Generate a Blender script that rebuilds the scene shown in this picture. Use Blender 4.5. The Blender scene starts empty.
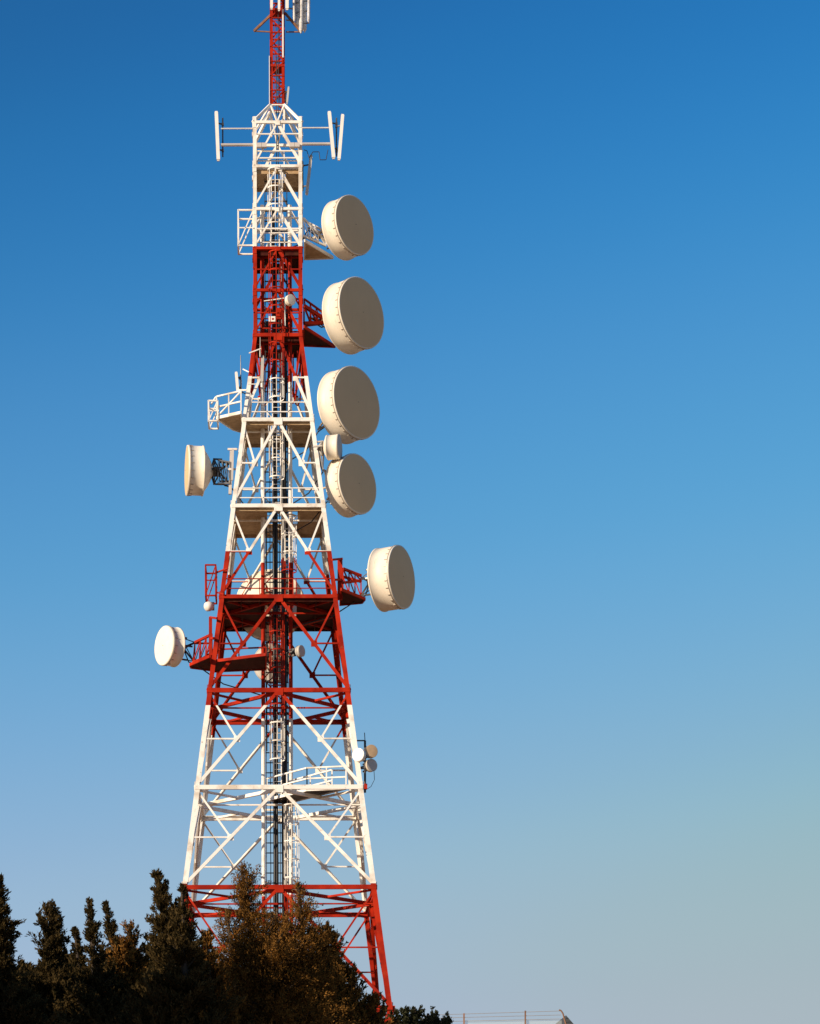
import bpy, math, random
import numpy as np
from mathutils import Vector, Matrix
random.seed(7)
S = bpy.context.scene
COL = S.collection
R = math.radians

# ------------------------------------------------------------------ camera
F = 2300.0; XV = 280.0; HY = 1250.0; CZ = 1.7
cam = bpy.data.cameras.new('camera'); co = bpy.data.objects.new('camera', cam); COL.objects.link(co)
co.location = (0, 0, CZ); co.rotation_euler = (R(90), .00225, 0)   # the camera is held a trace off level
cam.sensor_width = 36; cam.lens = F*36/1024
cam.shift_x = (410-XV)/1024; cam.shift_y = (HY-512)/1024
cam.clip_end = 6000; cam.clip_start = .5
S.camera = co

def P(px, py, Y):
    px, py = px+(HY-py)*.00225, py-(px-XV)*.00225
    return Vector(((px-XV)*Y/F, Y, CZ+(HY-py)*Y/F))
def PZ(px, py, z):
    px, py = px+(HY-py)*.00225, py-(px-XV)*.00225
    Y = (z-CZ)*F/(HY-py); return Vector(((px-XV)*Y/F, Y, z))

# ------------------------------------------------------------------ tower profile
YC = 115.0; ZK = 46.96; W0 = 2.43; TP = .2475
def wid(z): return W0 if z >= ZK else W0+TP*(ZK-z)
def ZL(y):
    z = 30.
    for _ in range(30): z = CZ+(HY-y)*(YC-wid(z)/2)/F
    return z
def ZC(y): return CZ+(HY-y)*YC/F

# ------------------------------------------------------------------ world and light
SUN_EL = 17; SUN_AZ = 39          # sun from the left, AZ degrees in front of the picture plane
w = bpy.data.worlds.new('World'); S.world = w; w.use_nodes = True
nt = w.node_tree; nt.nodes.clear()
sky = nt.nodes.new('ShaderNodeTexSky'); sky.sky_type = 'NISHITA'; sky.sun_disc = False
sky.sun_elevation = R(SUN_EL)
sx, sy = -math.cos(R(SUN_AZ)), -math.sin(R(SUN_AZ))
sky.sun_rotation = math.atan2(sx, sy)
sky.altitude = 0; sky.air_density = 1.0; sky.dust_density = .6; sky.ozone_density = 3.0
crv = nt.nodes.new('ShaderNodeRGBCurve'); hs = nt.nodes.new('ShaderNodeHueSaturation')
hs.inputs['Saturation'].default_value = 1.3
gm = nt.nodes.new('ShaderNodeGamma'); gm.inputs['Gamma'].default_value = 1.0
bg = nt.nodes.new('ShaderNodeBackground'); bg.inputs['Strength'].default_value = .087
out = nt.nodes.new('ShaderNodeOutputWorld')
vm = nt.nodes.new('ShaderNodeVectorMath'); vm.operation = 'MULTIPLY'; vm.inputs[1].default_value = (.3, .15, .15)
def curve(idx, pts):
    c = crv.mapping.curves[idx]; c.points[0].location = pts[0]; c.points[1].location = pts[-1]
    for p_ in pts[1:-1]: c.points.new(*p_)
    for p_ in c.points: p_.handle_type = 'AUTO_CLAMPED'
curve(0, [(0,0),(.064,.016),(.08,.024),(.124,.072),(.169,.112),(.187,.132),(.246,.19),(.32,.25),(.436,.32),(.70,.38),(1,.41)])
curve(1, [(0,0),(.164,.125),(.19,.175),(.25,.285),(.318,.37),(.376,.415),(.44,.45),(.53,.485),(.62,.485),(.70,.48),(1,.48)])
curve(2, [(0,0),(.396,.342),(.462,.47),(.55,.59),(.637,.645),(.69,.66),(.76,.65),(.84,.60),(.90,.545),(1,.52)])
crv.mapping.extend = 'HORIZONTAL'; crv.mapping.update()
vg = nt.nodes.new('ShaderNodeVectorMath'); vg.operation = 'SCALE'; vg.inputs['Scale'].default_value = 10
nt.links.new(sky.outputs[0], gm.inputs[0]); nt.links.new(gm.outputs[0], hs.inputs['Color'])
nt.links.new(hs.outputs[0], vm.inputs[0]); nt.links.new(vm.outputs[0], crv.inputs['Color']); nt.links.new(crv.outputs[0], vg.inputs[0])
nt.links.new(vg.outputs[0], bg.inputs[0]); nt.links.new(bg.outputs[0], out.inputs[0])
sd = bpy.data.lights.new('sun', 'SUN'); so = bpy.data.objects.new('sun', sd); COL.objects.link(so)
sd.energy = 5.0; sd.angle = R(.5); sd.color = (1, .83, .62)
sv = Vector((sx*math.cos(R(SUN_EL)), sy*math.cos(R(SUN_EL)), math.sin(R(SUN_EL))))
so.rotation_euler = sv.to_track_quat('Z', 'Y').to_euler(); so.location = (-60, 0, 60)
S.view_settings.view_transform = 'Standard'; S.view_settings.look = 'None'
S.view_settings.exposure = .2; S.view_settings.gamma = 1

# ------------------------------------------------------------------ materials
def mat(name, rgb, rough=.55, metal=0, var=.12, scale=3., stain=None, stain_amt=.5, stain_thr=.6, bump=0, spec=.4):
    m = bpy.data.materials.new(name); m.use_nodes = True; t = m.node_tree; N = t.nodes; L = t.links
    b = N['Principled BSDF']; b.inputs['Roughness'].default_value = rough; b.inputs['Metallic'].default_value = metal
    b.inputs['Specular IOR Level'].default_value = spec
    g = N.new('ShaderNodeNewGeometry')
    n = N.new('ShaderNodeTexNoise'); n.inputs['Scale'].default_value = scale; n.inputs['Detail'].default_value = 5
    L.new(g.outputs['Position'], n.inputs['Vector'])
    mr = N.new('ShaderNodeMapRange'); mr.inputs['From Min'].default_value = .3; mr.inputs['From Max'].default_value = .7
    mr.inputs['To Min'].default_value = 1-var; mr.inputs['To Max'].default_value = 1+var
    L.new(n.outputs['Fac'], mr.inputs['Value'])
    mul = N.new('ShaderNodeMix'); mul.data_type = 'RGBA'; mul.blend_type = 'MULTIPLY'; mul.inputs['Factor'].default_value = 1
    mul.inputs['A'].default_value = (*rgb, 1)
    L.new(mr.outputs[0], mul.inputs['B'])
    res = mul.outputs['Result']
    if stain:
        mp = N.new('ShaderNodeVectorMath'); mp.operation = 'MULTIPLY'; mp.inputs[1].default_value = (3.2, 3.2, .9)
        L.new(g.outputs['Position'], mp.inputs[0])
        n2 = N.new('ShaderNodeTexNoise'); n2.inputs['Scale'].default_value = 1.3; n2.inputs['Detail'].default_value = 7
        n2.inputs['Roughness'].default_value = .7
        L.new(mp.outputs[0], n2.inputs['Vector'])
        m2 = N.new('ShaderNodeMapRange'); m2.inputs['From Min'].default_value = stain_thr-.04; m2.inputs['From Max'].default_value = stain_thr+.1
        m2.inputs['To Max'].default_value = stain_amt
        L.new(n2.outputs['Fac'], m2.inputs['Value'])
        mx = N.new('ShaderNodeMix'); mx.data_type = 'RGBA'; mx.inputs['B'].default_value = (*stain, 1)
        L.new(m2.outputs[0], mx.inputs['Factor']); L.new(res, mx.inputs['A']); res = mx.outputs['Result']
    L.new(res, b.inputs['Base Color'])
    if bump:
        bp = N.new('ShaderNodeBump'); bp.inputs['Strength'].default_value = bump; bp.inputs['Distance'].default_value = .02
        L.new(n.outputs['Fac'], bp.inputs['Height']); L.new(bp.outputs[0], b.inputs['Normal'])
    m['_res'] = 0
    return m

# aviation paint: red and white bands by height up the tower, as it is painted
Z_MAST = ZC(108); Z_A = ZL(246.3); Z_B = ZL(376); Z_C = ZL(551); Z_D = ZL(705); Z_E = ZL(883.5)
FLIP = False
def paint_mat(name='aviation_paint', lo=.6, hi=.72, amt=.75, rust=(.20, .08, .03), rd=((.24, .010, .003), (.45, .024, .005)), wt=((.62, .54, .45), (.86, .82, .76))):
    m = bpy.data.materials.new(name); m.use_nodes = True; t = m.node_tree; N = t.nodes; L = t.links
    b = N['Principled BSDF']; b.inputs['Roughness'].default_value = .7; b.inputs['Specular IOR Level'].default_value = .12
    g = N.new('ShaderNodeNewGeometry'); sp = N.new('ShaderNodeSeparateXYZ'); L.new(g.outputs['Position'], sp.inputs[0])
    cur = None
    for i, z in enumerate([Z_MAST, Z_A, Z_B, Z_C, Z_D, Z_E]):   # sign flips at each border
        gt = N.new('ShaderNodeMath'); gt.operation = 'GREATER_THAN'; gt.inputs[1].default_value = z
        L.new(sp.outputs['Z'], gt.inputs[0])
        if cur is None: cur = gt.outputs[0]
        else:
            s = N.new('ShaderNodeMath'); s.operation = 'SUBTRACT'; L.new(cur, s.inputs[0]); L.new(gt.outputs[0], s.inputs[1])
            a = N.new('ShaderNodeMath'); a.operation = 'ABSOLUTE'; L.new(s.outputs[0], a.inputs[0]); cur = a.outputs[0]
    # cur = 1 for: above mast border (red), A..mast (white=0 after flip)...
    n = N.new('ShaderNodeTexNoise'); n.inputs['Scale'].default_value = 1.4; n.inputs['Detail'].default_value = 6
    L.new(g.outputs['Position'], n.inputs['Vector'])
    cr = N.new('ShaderNodeValToRGB'); cr.color_ramp.elements[0].color = (*rd[0], 1); cr.color_ramp.elements[1].color = (*rd[1], 1)
    cr.color_ramp.elements[0].position = .35; cr.color_ramp.elements[1].position = .65
    L.new(n.outputs['Fac'], cr.inputs[0])
    cw = N.new('ShaderNodeValToRGB'); cw.color_ramp.elements[0].color = (*wt[0], 1); cw.color_ramp.elements[1].color = (*wt[1], 1)
    cw.color_ramp.elements[0].position = .32; cw.color_ramp.elements[1].position = .48
    L.new(n.outputs['Fac'], cw.inputs[0])
    mx = N.new('ShaderNodeMix'); mx.data_type = 'RGBA'
    L.new(cur, mx.inputs['Factor']); L.new(cr.outputs[0], mx.inputs['B' if FLIP else 'A']); L.new(cw.outputs[0], mx.inputs['A' if FLIP else 'B'])
    n2 = N.new('ShaderNodeTexNoise'); n2.inputs['Scale'].default_value = 4.5; n2.inputs['Detail'].default_value = 8; n2.inputs['Roughness'].default_value = .7
    L.new(g.outputs['Position'], n2.inputs['Vector'])
    m2 = N.new('ShaderNodeMapRange'); m2.inputs['From Min'].default_value = lo; m2.inputs['From Max'].default_value = hi; m2.inputs['To Max'].default_value = amt
    L.new(n2.outputs['Fac'], m2.inputs['Value'])
    mr = N.new('ShaderNodeMix'); mr.data_type = 'RGBA'; mr.inputs['B'].default_value = (*rust, 1)
    L.new(m2.outputs[0], mr.inputs['Factor']); L.new(mx.outputs['Result'], mr.inputs['A'])
    L.new(mr.outputs['Result'], b.inputs['Base Color'])
    return m
PAINT = paint_mat()
DECK = paint_mat('shade_toned_rusty_deck', .42, .70, .5, (.10, .042, .018), ((.025, .004, .003), (.055, .006, .004)), ((.40, .26, .14), (.52, .37, .22)))  # underside shade put into the deck base colours, with rust noise over it
WHITE = mat('white_paint', (.80, .76, .70), .45, var=.06, stain=(.45, .30, .18), stain_amt=.5, stain_thr=.64)
REDP = mat('red_paint', (.36, .018, .005), .65, var=.2, spec=.12, stain=(.12, .04, .02), stain_amt=.5, stain_thr=.62)
SHROUD = mat('shroud_paint', (.80, .72, .60), .5, var=.05, scale=1.5, stain=(.50, .38, .26), stain_amt=.45, stain_thr=.62)
RADOME = mat('radome_fabric', (.70, .485, .265), .75, var=.03, scale=.8, stain=(.50, .36, .22), stain_amt=.14, stain_thr=.58)
RADOMEW = mat('white_radome', (.84, .78, .68), .6, var=.05)
RADOMEG = mat('weathered_radome', (.55, .50, .46), .7, var=.06)
STEEL = mat('galvanised_steel', (.30, .28, .26), .5, .5, var=.2, scale=6)
DARK = mat('dark_steel', (.06, .055, .055), .5, .4, var=.3, scale=6)
CABLE = mat('black_cable', (.022, .022, .026), .45, var=.3)
BAND = mat('band_metal', (.42, .36, .30), .45, .3, var=.15, scale=5)
RUSTY = mat('rusty_steel', (.26, .13, .07), .7, .1, var=.35, scale=5)
GREYP = mat('grey_antenna_shell', (.50, .47, .43), .5, var=.08)
ANTW = mat('white_antenna_shell', (.82, .78, .72), .4, var=.04)

# ------------------------------------------------------------------ mesh helpers
class MB:
    def __init__(s): s.v = []; s.f = []; s.sm = []
    def add(s, vs, fs, smooth=False):
        o = len(s.v); s.v += [tuple(v) for v in vs]; s.f += [tuple(i+o for i in f) for f in fs]; s.sm += [smooth]*len(fs)
    def box(s, c, sx, sy, sz, ax=None):
        c = Vector(c); X, Y, Z = ax or (Vector((1,0,0)), Vector((0,1,0)), Vector((0,0,1)))
        vs = [c+X*(a*sx/2)+Y*(b*sy/2)+Z*(d*sz/2) for a in (-1,1) for b in (-1,1) for d in (-1,1)]
        s.add(vs, [(0,1,3,2),(4,6,7,5),(0,4,5,1),(2,3,7,6),(0,2,6,4),(1,5,7,3)])
    def bar(s, a, b, w, h=None, up=None):
        a, b = Vector(a), Vector(b); h = h or w; d = b-a; L = d.length
        if L < 1e-5: return
        d = d/L; up = Vector(up) if up else (Vector((0,0,1)) if abs(d.z) < .9 else Vector((0,1,0)))
        u = d.cross(up).normalized(); v = u.cross(d).normalized()
        s.box((a+b)/2, L, w, h, (d, u, v))
    def angle(s, a, b, w, t, u, v):
        # L section: corner on the line a-b, flanges along u and v
        a, b = Vector(a), Vector(b); u = Vector(u); v = Vector(v)
        p = [(0,0),(w,0),(w,t),(t,t),(t,w),(0,w)]
        vs = [a+u*x+v*y for x, y in p]+[b+u*x+v*y for x, y in p]
        fs = [(i, (i+1) % 6, (i+1) % 6+6, i+6) for i in range(6)]+[(5,4,3,0),(3,2,1,0),(6,9,10,11),(6,7,8,9)]
        s.add(vs, fs)
    def tube(s, a, b, r, r2=None, n=8, cap=True):
        a, b = Vector(a), Vector(b); r2 = r if r2 is None else r2; d = (b-a).normalized()
        up = Vector((0,0,1)) if abs(d.z) < .9 else Vector((0,1,0))
        u = d.cross(up).normalized(); v = u.cross(d)
        vs = []
        for p, q in ((a, r), (b, r2)):
            for i in range(n): t = 2*math.pi*i/n; vs.append(p+u*(q*math.cos(t))+v*(q*math.sin(t)))
        s.add(vs, [(i, (i+1) % n, (i+1) % n+n, i+n) for i in range(n)], True)
        if cap: s.add(vs, [tuple(range(n))[::-1], tuple(range(n, 2*n))])
    def path(s, pts, r, n=6):
        for i in range(len(pts)-1): s.tube(pts[i], pts[i+1], r, n=n)
    def lathe(s, c, ax, prof, n=48, smooth=True):
        # prof: (distance along axis, radius)
        c = Vector(c); ax = Vector(ax).normalized(); up = Vector((0,0,1)); u = ax.cross(up).normalized(); v = u.cross(ax)
        vs = []; fs = []
        for d, r in prof:
            for i in range(n): t = 2*math.pi*i/n; vs.append(c+ax*d+u*(r*math.cos(t))+v*(r*math.sin(t)))
        for k in range(len(prof)-1):
            for i in range(n): fs.append((k*n+i, k*n+(i+1) % n, (k+1)*n+(i+1) % n, (k+1)*n+i))
        s.add(vs, fs, smooth)
    def plate(s, pts, t):
        n = len(pts); vs = [Vector(p) for p in pts]+[Vector(p)-Vector((0,0,t)) for p in pts]
        s.add(vs, [tuple(range(n)), tuple(range(2*n-1, n-1, -1))]+[(i, i+n, (i+1) % n+n, (i+1) % n) for i in range(n)])
    def build(s, name, m, parent=None, origin=None):
        me = bpy.data.meshes.new(name); o0 = Vector(origin) if origin is not None else Vector((0,0,0))
        me.from_pydata([tuple(Vector(v)-o0) for v in s.v], [], s.f); me.validate()
        me.polygons.foreach_set('use_smooth', s.sm if len(s.sm) == len(me.polygons) else [False]*len(me.polygons))
        me.materials.append(m)
        import bmesh
        bm = bmesh.new(); bm.from_mesh(me); bmesh.ops.recalc_face_normals(bm, faces=bm.faces[:]); bm.to_mesh(me); bm.free()
        o = bpy.data.objects.new(name, me); COL.objects.link(o)
        if parent is not None:
            o.parent = parent
            if origin is None:       # world-space mesh under a parent moved from the origin
                o.matrix_parent_inverse = Matrix.Translation(parent_world(parent)).inverted()
        elif origin is not None: o.location = o0
        return o
def parent_world(p):
    v = Vector((0,0,0))
    while p is not None:
        v = v+p.location; 
        if p.parent is not None: v = v+p.matrix_parent_inverse.translation
        p = p.parent
    return v
def tag(o, label=None, cat=None, group=None, kind=None):
    if label: o['label'] = label
    if cat: o['category'] = cat
    if group: o['group'] = group
    if kind: o['kind'] = kind
    return o
def empty(name, loc, label, cat, group=None):
    o = bpy.data.objects.new(name, None); COL.objects.link(o); o.location = loc; o.empty_display_size = .3
    return tag(o, label, cat, group)
V = Vector

# ------------------------------------------------------------------ ground
def ground():
    n = 60; vs = []; fs = []
    xs = [math.copysign(abs(t)**2.2*3000, t) for t in np.linspace(-1, 1, n)]
    for x in xs:
        for y in xs:
            d = math.hypot(x, y-60)
            vs.append((x, y+60, min(0, -(max(0, d-170))*.012)+(0 if d < 40 else .25*math.sin(x*.05)*math.sin(y*.043))))
    for i in range(n-1):
        for j in range(n-1): a = i*n+j; fs.append((a, a+n, a+n+1, a+1))
    mb = MB(); mb.add(vs, fs, True)
    m = mat('dry_ground', (.38, .235, .13), .95, var=.25, scale=.25, stain=(.20, .16, .06), stain_amt=.5, stain_thr=.55, bump=.4, spec=.1)
    tag(mb.build('ground', m), kind='structure')
ground()

# ------------------------------------------------------------------ the tower
T = empty('lattice_tower', (0, YC, 0), 'tall red and white painted steel lattice telecom tower with dishes along it', 'tower')
def corner(i, z, inset=0):
    s = wid(z)/2-inset; sx_, sy_ = [(-1,-1),(1,-1),(1,1),(-1,1)][i % 4]
    return V((sx_*s, YC+sy_*s, z))
LV = [0., 6., 12.6, ZL(1008), ZL(887), ZL(787), ZL(690), ZL(596.5), ZL(505.7), ZL(419.6), ZL(335)]
UP = [ZL(290), ZL(248), ZL(208.6), ZL(166), ZL(122)]
ZT = UP[-1]
def lw(z): return .28-.10*min(1, max(0, (z-10)/40))
for i in range(4):
    mb = MB(); u = V((-[-1,1,1,-1][i], 0, 0)); v = V((0, -[-1,-1,1,1][i], 0))
    zz = LV+UP
    for a, b in zip(zz[:-1], zz[1:]):
        mb.angle(corner(i, a), corner(i, b), lw((a+b)/2), .05, u, v)
    for z in zz[3:]:       # splice plates and bolt heads
        c = corner(i, z)
        q = lw(z)*.5; mb.box(c+u*q-v*.012, q*1.7, .024, .55)
        mb.box(c+v*q-u*.012, .024, q*1.7, .55)
    mb.build('leg', PAINT, T)
ax_out = [V((0,-1,0)), V((1,0,0)), V((0,1,0)), V((-1,0,0))]
def facepts(k, z0, z1):
    a0, b0 = corner(k, z0), corner(k+1, z0); a1, b1 = corner(k, z1), corner(k+1, z1)
    return a0, b0, a1, b1
hidden = MB()
for k in range(4):
    o = ax_out[k]
    for n_, (z0, z1) in enumerate(zip(LV[:-1], LV[1:])):
        a0, b0, a1, b1 = facepts(k, z0, z1); m1 = (a1+b1)/2
        big = .15 if z0 < 30 else .125; sm = .088
        if n_ < 3:
            hidden.bar(m1, a0, big, .1); hidden.bar(m1, b0, big, .1); hidden.bar(a1, b1, .24, .2)
            continue
        for c0, c1 in ((a0, a1), (b0, b1)):
            ins = o*(-.06)
            mb = MB(); mb.bar(m1+ins, c0+ins, big, .09, up=o)
            mb.bar(m1+ins+o*.0-o*.07, c0+ins-o*.07, .03, .12, up=o)
            mb.build('brace', PAINT, T)
            mid = (m1+c0)/2+ins
            mb = MB(); mb.bar(c1+ins*1.6, mid+ins*.6, sm, .07, up=o); mb.box(mid+ins*.5, .3 if k % 2 == 0 else .04, .04 if k % 2 == 0 else .3, .3)
            mb.build('secondary_brace', PAINT, T)
            lm = (c0+c1)/2; 
            # point of the leg at the height of the diagonal's middle
            t = (mid.z-c0.z)/(c1.z-c0.z); lm = c0.lerp(c1, t)
            mb = MB(); mb.bar(lm+ins, mid, sm*.9, .07); mb.build('strut', PAINT, T)
        mb = MB(); mb.bar(a1-o*.02, b1-o*.02, .13, .21 if z1 < 30 else .16)
        mb.bar(a1-o*.11+V((0,0,.1)), b1-o*.11+V((0,0,.1)), .18, .03)
        mb.box(m1+o*.05-V((0,0,.1)), .42 if k % 2 == 0 else .03, .03 if k % 2 == 0 else .42, .34)
        mb.build('girder', PAINT, T)
    prev = ZK if False else LV[-1]
    for z1 in UP:
        a0, b0, a1, b1 = facepts(k, prev, z1); m1 = (a1+b1)/2; ins = o*(-.05)
        for j, c0 in enumerate((a0, b0)):
            mb = MB(); mb.bar(m1+ins, c0+ins, .14 if (j == 1) else .08, .07, up=o); mb.build('brace', PAINT, T)
        mb = MB(); mb.bar(a1-o*.02, b1-o*.02, .1, .13); mb.box(m1+o*.04-V((0,0,.06)), .26 if k % 2 == 0 else .03, .03 if k % 2 == 0 else .26, .2)
        mb.build('girder', PAINT, T)
        zz_ = (prev+z1)/2
        if z1 < UP[2]+.1:
            a2, b2 = corner(k, zz_), corner(k+1, zz_)
            mb = MB(); mb.bar(a2-o*.04, b2-o*.04, .06); mb.build('strut', PAINT, T)
        prev = z1
hb = hidden.build('brace', PAINT, T); tag(hb, kind='stuff')
# plan diamonds at the wide levels
for z in (LV[3], LV[4], LV[5], LV[6], LV[7]):
    mids = [(corner(i, z)+corner(i+1, z))/2 for i in range(4)]
    for i in range(4):
        mb = MB(); mb.bar(mids[i]-V((0,0,.12)), mids[(i+1) % 4]-V((0,0,.12)), .14, .16); mb.build('plan_brace', PAINT, T)
    for i in range(4):
        q = (mids[i]+mids[(i+1) % 4])/2-V((0,0,.12)); mb = MB(); mb.bar(q, corner(i+1, z)-V((0,0,.12)), .09, .1); mb.build('plan_brace', PAINT, T)

# centre shaft: four posts, cable ladder, cable runs
for x, y in ((-.77, -.62), (.60, -.62), (-.77, .68), (.60, .68)):
    mb = MB(); mb.tube((x, YC+y, 0), (x, YC+y, ZL(200)), .10 if y < 0 else .085, n=12)
    mb.build('column_post', PAINT, T)
mb = MB(); z = 1.
while z < ZL(170):
    mb.bar((-.66, YC-.3, z), (.49, YC-.3, z), .05)
    z += .5
for x in (-.63, .46): mb.bar((x, YC-.3, 0), (x, YC-.3, ZL(170)), .04, .08)
mb.build('cable_ladder', DARK, T)
rnd = random.Random(3)
def cable(x, y, r, z1):
    mb = MB(); pts = []; z = 0
    while z < z1: pts.append((x+rnd.uniform(-.012, .012), YC+y+rnd.uniform(-.02, .02), z)); z += 1.6
    pts.append((x, YC+y, z1)); mb.path(pts, r); mb.build('cable', CABLE, T)
for x, y, r, z1 in ((-.22,-.38,.075,ZL(200)),(-.10,-.39,.05,ZL(240)),(.22,-.38,.09,ZL(235)),(.36,-.38,.06,ZL(330)),(.05,-.36,.02,ZC(15)),(-.42,-.36,.02,ZL(330)),
                    (.28,.3,.10,ZL(590)),(-.05,-.37,.022,ZC(60))):
    cable(x, y, r, z1)
for z in LV[4:]+UP[:3]:
    for y, c in ((-.62, -1), (.68, 1)):
        s_ = wid(z)/2
        mb = MB(); mb.bar((-.77, YC+y, z-.2), (.60, YC+y, z-.2), .09); mb.build('shaft_tie', PAINT, T)
    mb = MB(); mb.bar((-.77, YC-.62, z-.2), (-s_, YC-.62, z-.2), .07); mb.build('shaft_tie', PAINT, T)
    mb = MB(); mb.bar((.6, YC-.62, z-.2), (s_, YC-.62, z-.2), .07); mb.build('shaft_tie', PAINT, T)
for z0, z1 in zip(LV[6:], LV[7:]+[UP[0]]):
    zz = [z0+(z1-z0)*q/3 for q in range(4)]
    mb = MB()
    for q, (a, b) in enumerate(zip(zz[:-1], zz[1:])):
        mb.bar((-.77 if q % 2 else .6, YC+.70, a), (.6 if q % 2 else -.77, YC+.70, b), .05); mb.bar((.6, YC-.6 if q % 2 else YC+.66, a), (.6, YC+.66 if q % 2 else YC-.6, b), .05)
    mb.build('shaft_lacing', PAINT, T)
# slack cable loops near the 376 px band
mb = MB()
for x0, y0 in ((.52, -.6), (.75, -.3), (-.9, -.3)):
    zt = ZL(345); zb = ZL(396)
    pts = [V((x0, YC+y0, zt)), V((x0+.03, YC+y0, zb+.5)), V((x0+.12, YC+y0, zb+.1)), V((x0+.22, YC+y0, zb)), V((x0+.34, YC+y0, zb+.2)), V((x0+.42, YC+y0, zt-1.)), V((x0+.45, YC+y0, zt))]
    mb.path(pts, .035)
mb.build('cable_loop', REDP, T)

# access ladder with safety cage, in flights between the platforms
def flight(x, z0, z1, cage0, yf=-.95):
    y = YC+yf; mb = MB()
    for s in (-.2, .2): mb.bar((x+s, y, z0), (x+s, y, z1+1), .05, .04)
    z = z0+.3
    while z < z1+1: mb.bar((x-.2, y, z), (x+.2, y, z), .022); z += .3
    L = mb.build('ladder', PAINT, T)
    mb = MB(); zz = cage0; hoops = []
    while zz < z1+1.1: hoops.append(zz); zz += .9
    for z in hoops:
        pts = [V((x+.36*math.sin(t)+0, y-.36-.40*math.cos(t)*-1 if False else y-.33+.36*math.cos(t), z)) for t in np.linspace(-2.75+0, 2.75, 15)]
        pts = [V((x+.37*math.sin(t), y-.34-.36*math.cos(t), z)) for t in np.linspace(-2.5, 2.5, 15)]
        for a, b in zip(pts[:-1], pts[1:]): mb.bar(a, b, .02, .055)
    for t in (-1.75, -.9, 0, .9, 1.75):
        p = V((x+.37*math.sin(t), y-.34-.36*math.cos(t), 0)); mb.bar((p.x, p.y, hoops[0]), (p.x, p.y, hoops[-1]), .035, .02)
    c = mb.build('ladder_cage', PAINT, L)
flight(.62, 0, LV[5]-1, 3.0, -.9)
flight(-.08, LV[5], LV[7]-1, LV[5]+1.9)
flight(.52, LV[7], LV[8]-1, LV[7]+1.7)
flight(-.08, LV[8], LV[9]-1, LV[8]+1.7)
flight(-.08, LV[9], UP[1]-1, LV[9]+1.2)
flight(-.12, UP[1], UP[3]-.9, UP[1]+1.2, -.75)

# platforms
def platform(z, hole, rail=True, y1=None, inset=.12, rails=(.45, .92)):
    s = wid(z)/2-inset; mb = MB(); t = .05; yr = s if y1 is None else y1
    hx0, hx1, hy0, hy1 = hole
    def pl(x0, x1, y0, y1_):
        if x1-x0 > .02 and y1_-y0 > .02: mb.plate([(x0, YC+y0, z), (x1, YC+y0, z), (x1, YC+y1_, z), (x0, YC+y1_, z)], t)
    pl(-s, s, -s, hy0); pl(-s, s, hy1, yr); pl(-s, hx0, hy0, hy1); pl(hx1, s, hy0, hy1)
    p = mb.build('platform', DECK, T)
    mb = MB(); n = max(2, int(2*s/.9))
    for i in range(n+1):
        x = -s+2*s*i/n
        if hx0-.05 < x < hx1+.05:
            mb.bar((x, YC-s, z-.12), (x, YC+hy0, z-.12), .05, .13); mb.bar((x, YC+hy1, z-.12), (x, YC+yr, z-.12), .05, .13)
        else: mb.bar((x, YC-s, z-.12), (x, YC+yr, z-.12), .05, .13)
    for y in (-s+.05, yr-.05): mb.bar((-s, YC+y, z-.13), (s, YC+y, z-.13), .06, .15)
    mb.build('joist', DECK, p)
    if rail:
        mb = MB(); q = s-.05
        cs = [(-q, -q), (q, -q), (q, q), (-q, q)]
        for a, b in zip(cs, cs[1:]+cs[:1]):
            for h in rails: mb.bar((a[0], YC+a[1], z+h), (b[0], YC+b[1], z+h), .045)
            mb.bar((a[0], YC+a[1], z+.08), (b[0], YC+b[1], z+.08), .02, .12)
            for tt in (0, .33, .66):
                x = a[0]+(b[0]-a[0])*tt; y = a[1]+(b[1]-a[1])*tt; mb.bar((x, YC+y, z), (x, YC+y, z+rails[-1]), .045)
        mb.build('railing', PAINT, p)
    return p
HOLE = (-.55, .45, -1.0, .6)
platform(LV[7], (-.7, .9, -1.5, .6)); platform(LV[8], (-.55, .95, -1.55, .5)); platform(LV[9], (-.5, .45, -1.4, .5))
platform(LV[10]-.05, (-.45, .4, -1.05, .45)); platform(UP[1]-.1, (-.4, .4, -.95, .35)); platform(UP[3]-.1, (-.4, .4, -.95, .3), y1=.95, inset=.15)

def poly_platform(pts, z, t=.06, edge=.14, rails=None, nm='bracket_platform', diag=True):
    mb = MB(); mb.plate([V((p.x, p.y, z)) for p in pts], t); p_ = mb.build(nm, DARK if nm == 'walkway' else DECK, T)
    mb = MB()
    for a, b in zip(pts, pts[1:]+pts[:1]): mb.bar(V((a.x, a.y, z-.04)), V((b.x, b.y, z-.04)), .07, edge)
    mb.build('edge_beam', PAINT, p_)
    if rails:
        mb = MB()
        for i, j in rails:
            a, b = pts[i], pts[j]
            for h in (.5, 1.02): mb.bar(V((a.x, a.y, z+h)), V((b.x, b.y, z+h)), .07)
            n = 2
            for q in range(n+1): c = a.lerp(b, q/n); mb.bar(V((c.x, c.y, z)), V((c.x, c.y, z+1.02)), .06)
            if diag: mb.bar(V((a.x, a.y, z)), V((b.x, b.y, z+1.)), .06)
        mb.build('railing', PAINT, p_)
    return p_
z = CZ+1010*.04946
poly_platform([PZ(304.5, 240, z), PZ(333, 257, z), PZ(304.5, 258, z)], z)
z = CZ+45.7
poly_platform([PZ(304, 326, z), PZ(335, 346, z), PZ(303, 344.5, z)], z)
z = CZ+32.1
poly_platform([PZ(341, 588.7, z), PZ(365, 598.5, z), PZ(362, 602, z), PZ(340, 604, z)], z)
z = CZ+41.2
poly_platform([PZ(216.5, 417, z), PZ(241, 411.5, z), PZ(243, 431, z), PZ(233, 428, z)], z, rails=[(0, 1)])
z = CZ+28.7
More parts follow.
